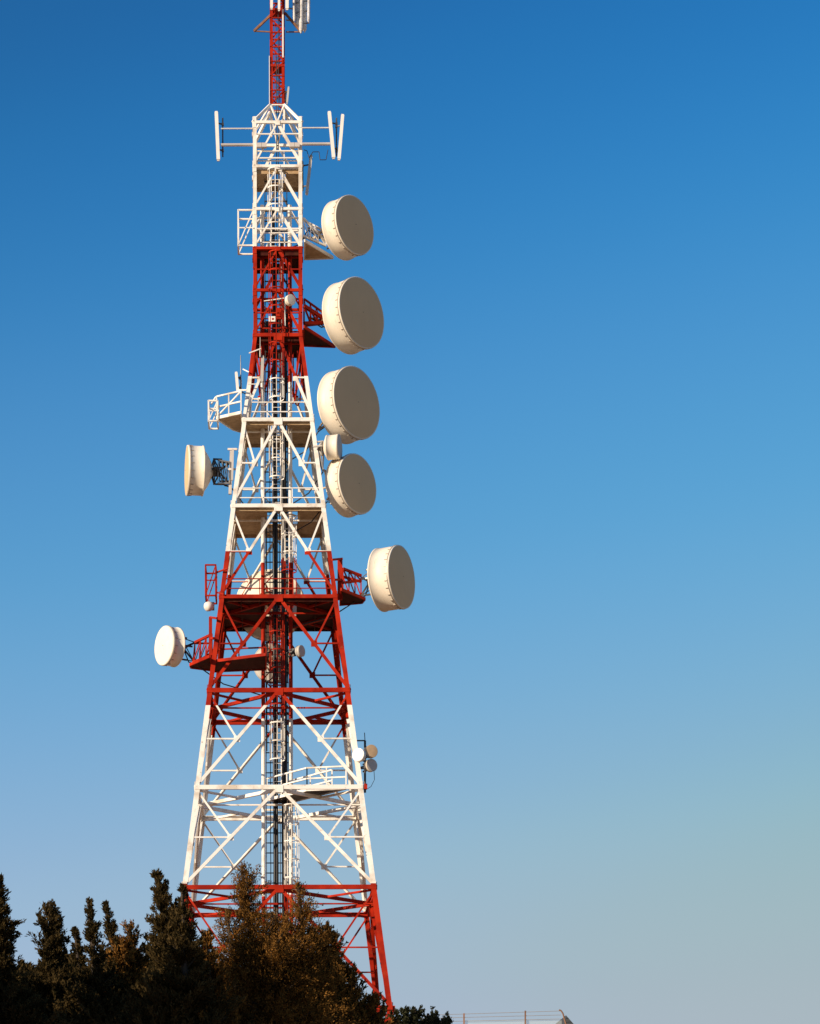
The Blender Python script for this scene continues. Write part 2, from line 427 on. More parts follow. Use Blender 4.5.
poly_platform([PZ(210, 655, z), PZ(213, 669, z), PZ(191, 666, z), PZ(190, 663.5, z)], z)
poly_platform([PZ(214, 660, z), PZ(266, 653.5, z), PZ(266, 668, z), PZ(212, 670, z)], z, rails=[(3, 2)], nm='side_platform', edge=.14, diag=False)
z = LV[5]+.1
poly_platform([PZ(267, 799, z), PZ(307, 789, z), PZ(346, 787.5, z), PZ(332, 791, z), PZ(289, 801.5, z)], z, rails=[(0, 1), (1, 2), (3, 4)], nm='walkway', diag=False)

# cage-like side frames that carry lights and antennas on the left
def side_frame(x0, x1, y0, y1, z0, z1, nm='side_frame', t=.07):
    x0 += .06; x1 += .06
    mb = MB()
    c = lambda x, y, z: V((x, y, z))
    for x in (x0, x1):
        for y in (y0, y1): mb.bar(c(x, y, z0), c(x, y, z1), t)
    for z in (z0, z1):
        for y in (y0, y1): mb.bar(c(x0, y, z), c(x1, y, z), t)
        for x in (x0, x1): mb.bar(c(x, y0, z), c(x, y1, z), t)
    zm = (z0+z1)/2
    for y in (y0, y1): mb.bar(c(x0, y, z0), c(x1, y, z1), t*.7)
    mb.bar(c(x0, y0, z0), c(x0, y1, z1), t*.7); mb.bar(c(x0, y0, zm), c(x1, y0, zm), t*.7); mb.bar(c(x0, y1, zm), c(x0, y0, zm), t*.7)
    return mb.build(nm, PAINT, T)
side_frame(-2.02, -1.27, 113.9, 114.9, CZ+(HY-248)*114.2/F, CZ+(HY-210)*113.9/F)
side_frame(-3.5, -3.05, 113.6, 114.7, CZ+(HY-425)*114.2/F, CZ+(HY-405)*114.2/F)
side_frame(-3.62, -3.12, 112.2, 113.6, CZ+(HY-600)*113/F, CZ+(HY-566)*112.4/F)
mb = MB()
a = P(209, 395, 113.5)
mb.bar(P(211, 404, 114), P(216, 396.5, 113.8), .06); mb.bar(P(217, 572, 112.3), P(228, 568, 112), .07); mb.bar(P(216, 592, 112.3), P(224, 594, 112), .07)
mb.build('frame_arm', PAINT, T)
# right-hand truss arms that hold the dishes
def truss(pa, pb, pc, pd, t=.1, n=3, m=None, nm='truss_arm'):
    # pa-pb upper chord, pc-pd lower chord
    mb = MB(); mb.bar(pa, pb, t*1.3); mb.bar(pc, pd, t*1.3)
    for i in range(n+1):
        u = pa.lerp(pb, i/n); l = pc.lerp(pd, i/n); mb.bar(u, l, t*.7)
        if i < n: mb.bar(u, pc.lerp(pd, (i+1)/n), t*.6)
    return mb.build(nm, m or PAINT, T)
truss(P(303, 218, 114.9), P(326, 242, 115.4), P(303, 236, 114.9), P(326, 246, 115.4), .07)
truss(P(301, 219, 115.6), P(322, 230, 115.6), P(301, 238, 115.6), P(322, 238, 115.6), .06)
truss(P(304, 306, 114.6), P(324, 319, 115.3), P(304, 323.5, 114.6), P(324, 323, 115.3), .12)
truss(P(304, 299, 116), P(322, 312, 116), P(304, 326, 116), P(322, 324, 116), .07)
truss(P(343, 569, 112.5), P(361, 576, 113.4), P(343, 583, 112.5), P(361, 581, 113.4), .09)
truss(P(343, 577, 114), P(361, 582, 113.9), P(343, 592, 113.8), P(361, 597, 113.7), .09)
truss(P(212, 634, 112.2), P(195, 642, 112.8), P(212, 655, 112.2), P(193, 662, 112.8), .09)
truss(P(212, 643, 113.6), P(195, 643, 113.3), P(212, 652, 113.6), P(195, 662, 113.3), .06)
mb = MB()
for a, b, t in ((P(340, 559, 112.6), P(340, 600, 112.6), .24), (P(332, 560, 111.9), P(342, 559, 112.6), .1), (P(334, 580, 111.9), P(342, 580, 112.6), .1),
             (P(210.5, 617, 111.9), P(210.5, 655, 112.0), .16), (P(210, 617, 111.9), P(217, 618, 111.6), .1), (P(210, 638, 112), P(214, 638, 111.6), .12)):
    mb.bar(a, b, t)
    mb.build('mount_post', REDP, T); mb = MB()

for a, b, t in ((P(231.5, 449, 113.8), P(230, 494, 113.8), .15), (P(228, 449, 113.4), P(237, 449, 113.2), .09), (P(229, 469, 113.4), P(235, 469, 113), .09), (P(233, 449, 112.9), P(232, 480, 112.9), .1)):
    mb.bar(a, b, t)
mb.build('mount_post', RADOMEG, T)
truss(P(218, 460, 113.6), P(230, 462, 113.7), P(218, 483, 113.6), P(230, 483, 113.7), .05, m=STEEL)
truss(P(219.5, 462, 114.3), P(231, 463, 114.1), P(219.5, 481, 114.3), P(231, 481, 114.1), .05, m=DARK)

# pyramid head and red lattice mast
ZM = ZC(108); mw = .345; head = []
mb = MB()
for i in range(4):
    s = [(-1,-1),(1,-1),(1,1),(-1,1)][i]; mp = V((s[0]*mw, YC+s[1]*mw, ZM)); mb.bar(corner(i, ZT), mp, .13)
    s2 = [(-1,-1),(1,-1),(1,1),(-1,1)][(i+1) % 4]; mb.bar(mp, V((s2[0]*mw, YC+s2[1]*mw, ZM)), .1)
    mb.bar(mp, V((s[0]*mw*.9, YC+s[1]*mw*.9, ZT)), .09)
    c1, c2 = corner(i, ZT), corner(i+1, ZT); mb.bar((c1+c2)/2, mp, .07); mb.bar((c1+c2)/2, V((s2[0]*mw, YC+s2[1]*mw, ZM)), .07)
mb.build('tower_head', PAINT, T)
ZTOP = ZC(-90)
for s in ((-1,-1),(1,-1),(1,1),(-1,1)):
    mb = MB(); mb.angle((s[0]*mw, YC+s[1]*mw, ZM), (s[0]*mw, YC+s[1]*mw, ZTOP), .13, .03, V((-s[0],0,0)), V((0,-s[1],0))); mb.build('mast_leg', PAINT, T)
mb = MB(); z = ZM; f = 1; st = .72
while z < ZTOP-st:
    for k in range(4):
        s1 = [(-1,-1),(1,-1),(1,1),(-1,1)][k]; s2 = [(-1,-1),(1,-1),(1,1),(-1,1)][(k+1) % 4]
        a = V((s1[0]*mw, YC+s1[1]*mw, z)); b = V((s2[0]*mw, YC+s2[1]*mw, z)); U = V((0,0,st))
        mb.bar(a, b, .06)
        if (f+k) % 2: mb.bar(a, b+U, .06)
        else: mb.bar(b, a+U, .06)
    z += st; f ^= 1
mb.build('mast_lacing', PAINT, T)
mb = MB()
for zq in (ZC(69), ZC(13)):
    mb.box((0, YC, zq), .74, .74, .12); mb.build('mast_collar', REDP, T); mb = MB()
for z in np.arange(ZM, ZC(12), .3): mb.bar((-.12, YC-.3, z), (.12, YC-.3, z), .025)
mb.bar((-.12, YC-.3, ZM), (-.12, YC-.3, ZC(12)), .03); mb.bar((.12, YC-.3, ZM), (.12, YC-.3, ZC(12)), .03)
mb.build('mast_ladder', REDP, T)
mb = MB(); mb.bar((.28, YC-.42, ZC(62)), (.28, YC-.42, ZC(14)), .07); mb.bar((-.40, YC-.40, ZC(60)), (-.40, YC-.40, ZM), .03)
mb.build('mast_conduit', ANTW, T)
mb = MB()
for k, (px, py) in enumerate(((254, 31), (301, 32))):
    tip = P(px, py, YC); mb.bar(P(273 if k == 0 else 285, 13, YC), tip, .12, .1); mb.bar(P(272 if k == 0 else 286, 32, YC), tip, .05)
    mb.build('mast_arm', RUSTY, T); mb = MB()

# gallery arms for the sector antennas
mb = MB()
for x0, x1, y in ((221, 254, 128.4), (221, 254, 144.7), (302, 329, 128), (302, 330, 144.2)):
    t = .07 if y < 135 else .15
    mb.tube(P(x0, y, 113.7), P(x1, y, 113.9), t/2); mb.build('antenna_arm', WHITE if y < 135 else RADOMEG, T); mb = MB()
for x0, x1, y in ((253, 303, 134),(253, 303, 151),(254, 303, 158)):
    mb.bar(P(x0, y, 113.85), P(x1, y, 113.85), .06); mb.build('antenna_rail', WHITE, T); mb = MB()
for x in (259, 264, 292, 297): mb.box(P(x, 145.5, 113.7), .26, .2, .2); mb.build('arm_clamp', RADOMEG, T); mb = MB()
mb = MB(); pts = [P(304, 150, 114), P(307, 151, 114), P(309, 158, 114), P(313, 152, 114), P(319, 152, 114), P(320, 160, 114), P(326, 160, 114), P(328, 150, 114)]
mb.path(pts, .018); mb.build('antenna_cable', CABLE, T)
# stowed equipment boxes on the red platform
mb = MB(); mb.box(P(285, 322, YC), .75, .6, 1.0); mb.box(P(265, 329, YC+.2), .5, .5, .5); mb.build('equipment_box', DARK, T)
mb = MB(); mb.box(P(272, 319, 113.75), .33, .05, .26); mb.build('sign_plate', ANTW, T)
mb = MB(); mb.box(P(272.8, 318.8, 113.715), .1, .01, .08); mb.build('sign_mark', REDP, T)
mb = MB(); mb.box(P(279, 314, YC-.4), .3, .3, .5); mb.build('junction_box', REDP, T)

# dark pole that carries three small dishes on the right leg
mb = MB(); pb = P(365, 793, 111.9); mb.tube(P(365, 793, 111.9), P(365, 741, 111.9), .055, n=10); mb.tube(P(365, 741, 111.9), P(364.5, 733, 111.9), .02)
for y in (769, 741): mb.bar(P(365, y, 111.9), P(357, y, 111.6), .06)
mb.build('antenna_pole', DARK, T)
mb = MB(); mb.path([P(374, 771, 111.9), P(374.5, 780, 111.9), P(371, 787, 111.9), P(366, 790, 111.9)], .014); mb.build('cable', CABLE, T)
mb = MB(); mb.box(P(365.6, 787, 111.85), .16, .16, .26); mb.build('junction_box', REDP, T)

# ------------------------------------------------------------------ microwave dishes
GR = 'drum shaped microwave dishes mounted up the tower'
def dish(px, py, Y, diam, theta, L, label, side=1, back=.55, anchor=None, radome=RADOME, group=GR, tilt=0, clips=True, mount=STEEL, shroud=SHROUD, cat='microwave dish'):
    """face centre at pixel (px,py) at depth Y; theta = angle of the axis away from straight at the viewer, side=+1 right"""
    c = P(px, py, Y); n = V((side*math.sin(R(theta)), -math.cos(R(theta)), math.tan(R(tilt)))).normalized(); r = diam/2
    t = empty('microwave_dish', c-n*(L+back), label, cat, group)
    mb = MB(); N = 64 if r > .8 else 32
    e = .03*min(1, r)
    mb.lathe(c, n, [(-L-.02, r*.985), (-L, r+e), (-L+.06, r+e), (-L+.065, r), (-L*.5, r), (-.13, r), (-.12, r+e*.8), (-.0, r+e*.8), (.0, r*.985)], N)
    mb.build('shroud', shroud, t)
    mb = MB(); prof = [(.004, r*.985)]+[(.004+.045*r*(1-(q*q)), r*.985*q) for q in (.9, .75, .55, .3, .12)]+[(.004+.045*r, .001)]
    mb.lathe(c, n, prof, N); rd = mb.build('radome', radome, t)
    if clips and r > .5:
        mb = MB(); mb.lathe(c, n, [(-.12, r+e*.8+.004), (-.12, r+e+.012), (-.085, r+e+.012), (-.085, r+e*.8+.004)], N, False); mb.build('rim_band', BAND, t)
        mb = MB(); k = int(r*18); up = V((0,0,1)); u = n.cross(up).normalized(); v = u.cross(n)
        for i in range(k):
            a = 2*math.pi*(i+.5)/k; d = u*math.cos(a)+v*math.sin(a); tg = n.cross(d)
            mb.box(c+d*(r+.012)-n*.19, .16, .03, .03, (n, tg, d))
        mb.build('fastening_clips', BAND, t)
        mb = MB(); mb.lathe(c, n, [(.004+.045*r, .0), (.004+.045*r+.02, .02), (.004+.045*r+.02, .0)], 10); mb.build('vent_plug', DARK, rd)
    mb = MB(); B = back
    mb.lathe(c, n, [(-L-.01, r*.99), (-L-.05, r*.84)]+[(-L-.05-B*.85*(1-q*q), r*(q*.84)) for q in (.92, .8, .65, .5, .35)]+[(-L-B, r*.2), (-L-B, .0)], N)
    mb.build('reflector_back', shroud, t)
    hub = c-n*(L+B+.02)
    mb = MB(); mb.tube(hub+n*.1, hub-n*.28, r*.16+.04, n=14)
    if anchor:
        u = n.cross(V((0,0,1))).normalized(); s = min(.62, r*.58)
        ring = [hub-n*.05+V((0,0,s)), hub-n*.05-V((0,0,s)), hub-n*.05+u*s, hub-n*.05-u*s]
        for a_ in ring: mb.bar(hub+n*.15, a_, .08); mb.bar(a_, hub-n*.35, .06); mb.bar(a_+n*.05, a_-n*.4, .07)
        for q in (0, 2, 1, 3): mb.bar(ring[q], ring[[2,3,1,0][q] if q < 2 else [1,0][q-2]], .05)
        for k_, an in enumerate(anchor):
            an = V(an)
            mb.bar(hub-n*.25, an, .07); mb.bar(ring[k_ % 2], an, .045); mb.bar(ring[2+k_ % 2], an, .045)
    mb.build('mount_bracket', mount, t)
    if anchor and r > .5:
        a0 = hub-n*.25; a1 = V(anchor[-1]); sx_ = .45 if a1.x > 0 else -.6
        pts = [a0, a0.lerp(a1, .5)-V((0,0,.35)), a1-V((0,0,.1)), a1.lerp(V((sx_, YC-.35, a1.z-1.2)), .4)-V((0,0,.45)), V((sx_, YC-.35, a1.z-1.3)), V((sx_, YC-.35, a1.z-4))]
        mb = MB(); mb.path(pts, .03); mb.build('feeder_cable', CABLE, t)
    return t
A = P
dish(354.9, 225.2, 114.3, 2.80, 46.5, .95, 'topmost big drum dish, highest on the right of the tower at the upper white band', 1, .45, [A(318, 236, 115.4), A(308, 228, 115.2)], mount=BAND)
dish(361.9, 313, 114.2, 3.38, 47.5, 1.13, 'second big drum dish from the top, right of the upper red band', 1, .5, [A(318, 321, 115.4), A(310, 318, 115.3)], mount=RUSTY)
dish(357, 402.8, 113.9, 3.46, 47.5, 1.08, 'widest drum dish, beside the white band just below the red one', 1, .45, [A(318, 395, 113.8), A(318, 430, 113.8)], mount=BAND)
dish(357.8, 484, 113.7, 2.86, 48.5, .88, 'large drum dish on the right directly beneath the tiny white drum', 1, .42, [A(324, 470, 113.3), A(327, 500, 113.2)], mount=BAND)
dish(339.8, 447, 112.9, 1.16, 76, .62, 'small white drum dish squeezed between two large dishes on the right', 1, .18, [A(322, 455, 113), A(323, 470, 113)], mount=STEEL, radome=RADOMEG, clips=False)
dish(401.9, 577.5, 113.0, 3.00, 61.5, 1.14, 'rightmost big drum dish, standing out alone beside the middle red band', 1, .35, [A(362, 578, 113.6), A(361, 596, 113.6)], mount=STEEL)
dish(186.6, 470, 113.9, 2.34, 82.5, .82, 'cream drum dish facing left beside the middle white band', -1, .48, [A(231, 462, 113.8), A(231, 485, 113.8)], mount=DARK)
dish(163.8, 645, 112.8, 1.86, 58, .68, 'leftmost and lowest drum dish with bright white face, on red arm', -1, .15, [A(195, 642, 112.8), A(194, 661, 112.8)], mount=DARK, radome=RADOMEW)
dish(271, 607, 117.9, 3.5, 172, .55, 'big cream dish seen from behind through the middle red band', 1, .75, [A(262, 607, 116.6), A(290, 607, 116.6)], mount=RUSTY, group=None)
dish(273, 664.5, 116.9, 1.9, 170, .4, 'grey dish mostly hidden behind the left red platform and centre shaft', 1, .35, [A(276, 662, 115.8)], mount=RUSTY, group=None, shroud=GREYP)
SG = 'small round link dishes'
def small(px, py, Y, d, th, side, label, m=RADOME, anchor=None, sh=SHROUD, L=.22):
    return dish(px, py, Y, d, th, L, label, side, .12, anchor, radome=m, group=SG, clips=False, mount=DARK, shroud=sh, cat='small dish')
small(302, 651, 113.5, .55, 55, 1, 'small grey dish behind the lower red braces right of the centre shaft', RADOMEG, [A(296, 653, 114)], GREYP)
small(358, 755, 110.75, .62, 28, -1, 'small bright white dish in front of the right leg', ANTW, [A(364.6, 757, 111.9)], ANTW)
small(371.8, 751.5, 111.7, .62, 22, 1, 'small tan dish at the upper right of the dark pole', mat('tan_radome', (.62, .42, .24), .6), [A(365.4, 751, 111.9)], mat('tan_shell', (.55, .42, .30), .6))
small(372, 765.5, 111.9, .60, 30, 1, 'small grey faced dish at the lower right of the dark pole', RADOMEG, [A(365.4, 764, 111.9)], mat('pale_shell', (.66, .56, .44), .6))
small(291.5, 299.5, 113.5, .50, 35, 1, 'small white dish inside the upper red band of the tower', SHROUD, [A(285, 326, 113.8)])

# floodlight / camera and antenna stub details
t = empty('obstruction_lamp', P(209, 606, 112.6), 'small white lamp hanging below the red side frame on the left', 'lamp')
mb = MB(); c = P(209, 606, 112.6); mb.lathe(c, V((-.6,-.5,-.3)), [(-.28,.05),(-.2,.17),(0,.24),(.15,.22),(.22,.14),(.24,0)], 16); mb.build('lamp_body', ANTW, t)
mb = MB(); mb.bar(c, P(209, 600, 112.6), .06); mb.bar(c, P(213, 603, 112.8), .05); mb.box(P(212.5, 606, 112.9), .18, .2, .36); mb.build('lamp_bracket', RUSTY, t)

# ------------------------------------------------------------------ antennas
def panel(p0, p1, w_, d_, label, m=ANTW, pole=True, group='slim panel antennas', anchor=None, nm='panel_antenna', cat='panel antenna', bk=.28, side=1):
    p0, p1 = V(p0), V(p1); t = empty(nm, p0, label, cat, group)
    ax = (p1-p0).normalized(); u = ax.cross(V((0,1,0))).normalized(); v = ax.cross(u).normalized()
    mb = MB(); L = (p1-p0).length
    pr = [(-.5,-.2),(-.36,-.5),(.36,-.5),(.5,-.2),(.5,.5),(-.5,.5)]
    vs = [p0+u*x*w_+v*y*d_ for x, y in pr]+[p1+u*x*w_+v*y*d_ for x, y in pr]
    mb.add(vs, [(i, (i+1) % 6, (i+1) % 6+6, i+6) for i in range(6)]+[(5,4,3,2,1,0),(6,7,8,9,10,11)])
    mb.box(p0-ax*.03, .7*w_, .6*d_, .06, (u, v, ax)); mb.box(p1+ax*.03, .8*w_, .7*d_, .06, (u, v, ax))
    mb.build('shell', m, t)
    mb = MB(); q = V((bk*side, .12, 0)); mid = (p0+p1)/2
    if pole: mb.tube(p0+q+V((0,0,.2)), V((p0.x, p0.y, p1.z))+q-V((0,0,.2)), .035)
    for f in (.22, .78): c = p0.lerp(p1, f); b = V((p0.x+q.x, p0.y+q.y, c.z)); mb.bar(c, b, .05); mb.box(b, .11, .11, .12)
    if anchor is not None:
        for an in anchor: mb.bar(an[0], an[1], .045)
    mb.build('mount', DARK, t)
    return t
Y0 = 113.7
panel(P(218.3, 159.5, Y0), P(216.3, 112.5, Y0), .17, .16, 'slim white panel antenna at far left end of the top arms', side=1, bk=.22)
panel(P(333.6, 158, Y0), P(329.3, 113, Y0), .17, .16, 'tall white panel antenna, left one of the leaning pair on the right arms', side=1, bk=.15)
panel(P(339, 159.5, Y0), P(342.6, 116, Y0), .16, .15, 'white panel antenna farthest right, outer one of the leaning pair', side=-1, bk=.12)
panel(P(306.8, 194, 114.2), P(311, 156.5, 114.2), .15, .13, 'grey panel antenna hanging right of the top white section, above the highest dish', GREYP, side=-1, bk=.2)
panel(P(287, 103, 114.6), P(288.5, 88, 114.6), .09, .09, 'short grey panel antenna beside the foot of the red mast', GREYP, side=-1, bk=.08)
panel(P(237.8, 391, 113.4), P(236.2, 373, 113.4), .14, .12, 'short white stub antenna above the left triangular platform', pole=False, side=1, bk=.1)
panel(P(261.8, 381.5, 113.4), P(262.6, 357, 113.4), .15, .13, 'white tube antenna in front of the red and white joint, left of the ladder', GREYP, side=-1, bk=.05, pole=False)
def whip(a, b, r, label, m=STEEL):
    a, b = V(a), V(b); t = empty('whip_antenna', a, label, 'whip antenna', 'thin rod antennas')
    mb = MB(); mb.tube(a, a.lerp(b, .35), r*1.6); mb.tube(a.lerp(b, .35), b, r, r*.6); mb.build('rod', m, t)
    mb = MB(); mb.box(a+V((0,.06,.1)), .12, .14, .16); mb.bar(a+V((0,.06,.1)), a+V((.35,.1,-.05)), .04); mb.build('clamp', DARK, t)
whip(P(241, 393, 113.6), P(240.6, 355, 113.6), .028, 'thin grey rod antenna above the left triangular platform')
whip(P(260.3, 357, 113.3), P(260.2, 337, 113.3), .03, 'thin grey rod antenna above the white tube antenna')
for a, b, t_ in ((P(249, 353, 113.3), P(261, 348.5, 113.3), .05), (P(243, 369, 113.6), P(249, 372, 113.4), .05), (P(238, 390, 113.3), P(247, 390, 113.2), .07), (P(248, 384, 113.2), P(256, 384, 113.2), .04),
                 (P(264, 301, 113.6), P(286, 298, 113.6), .045), (P(285, 300, 113.6), P(285, 326, 113.7), .05)):
    mb = MB(); mb.bar(a, b, t_); mb.build('antenna_arm', WHITE, T)
# antennas round the mast head, cut by the top of the picture
for i, (px, yb, wdt) in enumerate(((271.5, 8.5, .14), (279, 10, .12), (287, 9, .16))):
    panel(P(px, yb, YC-.6), P(px+.3, -48, YC-.6), wdt, .12, ['narrow white antenna on the left side of the mast top', 'narrow white antenna on the front centre of the mast top', 'narrow white antenna on the right side of the mast top'][i], side=[1, -1, -1][i], bk=.05, pole=False, group='white antennas clustered round the mast top')
t = empty('dipole_array_antenna', P(302, 30, YC), 'large weathered white array antenna hanging beside the mast top at right', 'array antenna')
for k, (x, yb) in enumerate(((294.2, 19), (297.4, 25), (301.0, 31), (304.6, 30), (308.6, 20))):
    mb = MB(); a = P(x, yb, YC-.1+.25*(k % 2)); b = P(x+(.8 if k > 1 else -.6), -50, YC-.1+.25*(k % 2)); mb.tube(a, b, .07 if k in (0, 4) else .10, n=10); mb.tube(a-V((0,0,.12)), a, .03, .09 if k % 3 else .07, n=10)
    for q in range(14): c = a.lerp(b, .03+q/14); mb.tube(c-V((0,0,.03)), c+V((0,0,.03)), .11 if k % 4 else .08, n=10)
    mb.build('radiator_tube', mat('array_shell_%s' % ['grey', 'white', 'pale', 'cream', 'dull'][k], [(.62,.60,.58), (.84,.82,.78), (.70,.67,.64), (.84,.78,.70), (.6,.6,.62)][k], .5, var=.25, scale=4), t)
mb = MB()
for y in (24, 12, 2, -12, -28, -42): mb.bar(P(293.5, y+1, YC), P(309.5, y-1, YC+.1), .05); mb.bar(P(286, y-4, YC), P(294, y-3, YC), .05)
mb.build('cross_bar', STEEL, t)

# ------------------------------------------------------------------ trees
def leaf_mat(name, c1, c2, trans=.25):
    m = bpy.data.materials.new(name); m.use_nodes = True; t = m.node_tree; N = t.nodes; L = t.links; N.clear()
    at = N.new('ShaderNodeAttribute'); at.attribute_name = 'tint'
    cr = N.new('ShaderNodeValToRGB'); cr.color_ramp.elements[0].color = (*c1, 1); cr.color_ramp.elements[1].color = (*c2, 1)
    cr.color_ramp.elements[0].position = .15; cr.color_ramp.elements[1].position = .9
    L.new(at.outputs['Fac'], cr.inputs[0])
    d = N.new('ShaderNodeBsdfDiffuse'); tr = N.new('ShaderNodeBsdfTranslucent'); mx = N.new('ShaderNodeMixShader'); mx.inputs[0].default_value = trans
    L.new(cr.outputs[0], d.inputs[0]); L.new(cr.outputs[0], tr.inputs[0]); L.new(d.outputs[0], mx.inputs[1]); L.new(tr.outputs[0], mx.inputs[2])
    o = N.new('ShaderNodeOutputMaterial'); L.new(mx.outputs[0], o.inputs[0]); return m
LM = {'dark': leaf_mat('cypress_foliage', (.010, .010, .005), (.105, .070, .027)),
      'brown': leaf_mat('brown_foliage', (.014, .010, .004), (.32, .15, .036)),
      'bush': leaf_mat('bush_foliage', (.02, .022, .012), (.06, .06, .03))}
BARK = mat('bark', (.045, .032, .022), .9, var=.3, scale=8, bump=.5)
def tree(label, Y, leaders, kind='dark', seed=0, dens=1., bl=(.05, .11), bw=.016, name='cypress_tree', cat='tree', group='trees along the foot of the picture', up=.75, spread=1.0, zmin=2.0):
    """leaders: list of (px_top, py_top, [(depth below top m, radius m)...], lean px)"""
    rg = np.random.default_rng(seed); rn = random.Random(seed)
    tops = [P(l[0], l[1], Y) for l in leaders]; base_x = sum(t_.x for t_ in tops)/len(tops)
    base = V((base_x, Y, 0)); t = empty(name, base, label, cat, group)
    tk = MB(); AV = []; AT = []
    fork = V((base_x, Y, min(t_.z for t_ in tops)*.35)) if len(leaders) > 1 else None
    if fork: tk.tube(base, fork, .22, .16, n=10)
    for li, l in enumerate(leaders):
        top = tops[li]; prof = l[2]; lean = (l[3] if len(l) > 3 else 0)*Y/F
        yo = l[4] if len(l) > 4 else 0.
        H = top.z-zmin; bx = top.x+lean if fork is None else top.x+lean
        b0 = fork if fork else base
        def axis(dep):   # point on the leader this far below its top
            f = np.clip(dep/3.0, 0, 1); e = 1-(1-f)**2
            x = top.x+lean*e; 
            g_ = np.clip((dep-3.)/max(.1, top.z-3.-b0.z), 0, 1)
            return np.stack([x+(b0.x-x)*g_, np.full_like(np.asarray(dep, float), Y+yo), top.z-dep], -1)
        ds = np.linspace(0, top.z-b0.z, 9); pa = axis(ds); r0 = .03 if fork is None else .03
        for a, b, i in zip(pa[:-1], pa[1:], range(8)): tk.tube(V(a), V(b), r0+(.016 if fork else .024)*i*1.1, r0+(.016 if fork else .024)*(i+1)*1.1-.002, n=7, cap=False)
        dp = np.array([p_[0] for p_ in prof]+[H]); rr = np.array([p_[1] for p_ in prof]+[prof[-1][1]])
        # branches
        area = np.trapezoid(rr, dp) if hasattr(np, 'trapezoid') else np.trapz(rr, dp)
        nb = int(65*dens*min(area, 9)+70)
        dep = rg.random(nb)**.85*min(H, 5.5); rad = np.interp(dep, dp, rr)
        keep = rg.random(nb) < np.clip(rad*1.6+.3, 0, 1); dep = np.concatenate([dep[keep], 1.1*rg.random(16), .1*rg.random(2)]); rad = np.maximum(np.interp(dep, dp, rr), .025); nb = len(dep)
        ph = rg.random(nb)*2*np.pi; ln = rad*(.62+.5*rg.random(nb)+.45*(rg.random(nb) > .86)); upn = up*(.6+.8*rg.random(nb))+1.6*np.clip(1-dep/1.0, 0, 1)
        st = axis(np.minimum(dep+ln*upn*.9, H)); dirv = np.stack([np.cos(ph), np.sin(ph), upn], -1)
        bt = rg.random(nb)*.5
        for i in range(nb):
            L_ = ln[i]; d = dirv[i]; e = st[i]+d*L_
            if rn.random() < .6: tk.tube(V(st[i]), V(st[i]+d*L_*.8), .012+.010*L_, .006, n=4, cap=False)
            k = int(4+12*L_); m = int(13*dens*(1+.5*min(L_, 1)))
            s = .1+.9*(np.arange(k)+rg.random(k))/k; nd = d/np.linalg.norm(d)
            td = nd*.7+np.array([0, 0, .25+up*.35])+rg.normal(size=(k, 3))*(.42+.25*(spread-1)); td /= np.linalg.norm(td, axis=1)[:, None]
            tl = (.035+.40*L_*(1.15-s*.7))*spread*rg.uniform(.6, 1.25, k)
            o_ = st[i]+d*(L_*s)[:, None]
            s2 = rg.random((k, m))**.8
            pos = (o_[:, None]+td[:, None]*(tl[:, None]*s2)[..., None]+rg.normal(size=(k, m, 3))*.016*spread).reshape(-1, 3)
            dd = (np.repeat(td[:, None], m, 1)+rg.normal(size=(k, m, 3))*.38).reshape(-1, 3)
            dd /= np.linalg.norm(dd, axis=1)[:, None]
            nl = k*m; s = np.repeat(s, m)
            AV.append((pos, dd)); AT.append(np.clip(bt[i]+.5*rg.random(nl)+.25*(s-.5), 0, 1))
    pos = np.concatenate([a for a, _ in AV]); dd = np.concatenate([b for _, b in AV]); tint = np.concatenate(AT); n = len(pos)
    ln = rg.uniform(bl[0], bl[1], n)[:, None]; wv = np.cross(dd, rg.normal(size=(n, 3))); wv /= np.linalg.norm(wv, axis=1)[:, None]; wv *= bw*rg.uniform(.6, 1.2, n)[:, None]
    q = np.empty((n, 4, 3)); q[:, 0] = pos; q[:, 1] = pos+dd*ln*.45+wv; q[:, 2] = pos+dd*ln; q[:, 3] = pos+dd*ln*.45-wv
    q = q.reshape(-1, 3)-np.array(base)
    me = bpy.data.meshes.new('crown'); me.vertices.add(4*n); me.vertices.foreach_set('co', q.ravel().astype(np.float32))
    me.loops.add(4*n); me.loops.foreach_set('vertex_index', np.arange(4*n, dtype=np.int32))
    me.polygons.add(n); me.polygons.foreach_set('loop_start', np.arange(0, 4*n, 4, dtype=np.int32)); 
    me.update(calc_edges=True)
    a = me.attributes.new('tint', 'FLOAT', 'POINT'); a.data.foreach_set('value', np.repeat(tint, 4).astype(np.float32))
    me.materials.append(LM[kind]); o = bpy.data.objects.new('crown', me); COL.objects.link(o); o.parent = t
    tk.build('trunk', BARK, t)
    return n
tot = 0
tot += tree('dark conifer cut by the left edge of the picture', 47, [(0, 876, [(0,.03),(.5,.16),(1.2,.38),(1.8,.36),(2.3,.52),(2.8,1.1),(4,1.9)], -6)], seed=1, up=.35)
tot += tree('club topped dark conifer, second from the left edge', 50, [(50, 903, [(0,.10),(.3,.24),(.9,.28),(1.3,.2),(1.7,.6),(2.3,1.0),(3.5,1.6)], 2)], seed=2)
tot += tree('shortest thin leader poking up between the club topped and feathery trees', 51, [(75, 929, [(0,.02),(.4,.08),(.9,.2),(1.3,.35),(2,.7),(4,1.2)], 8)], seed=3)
tot += tree('slim feathery spire tree, straight one', 49, [(88.5, 900, [(0,.02),(.4,.10),(.9,.17),(1.3,.26),(1.7,.42),(2.2,.75),(4,1.2)], 8)], seed=4, dens=.9)
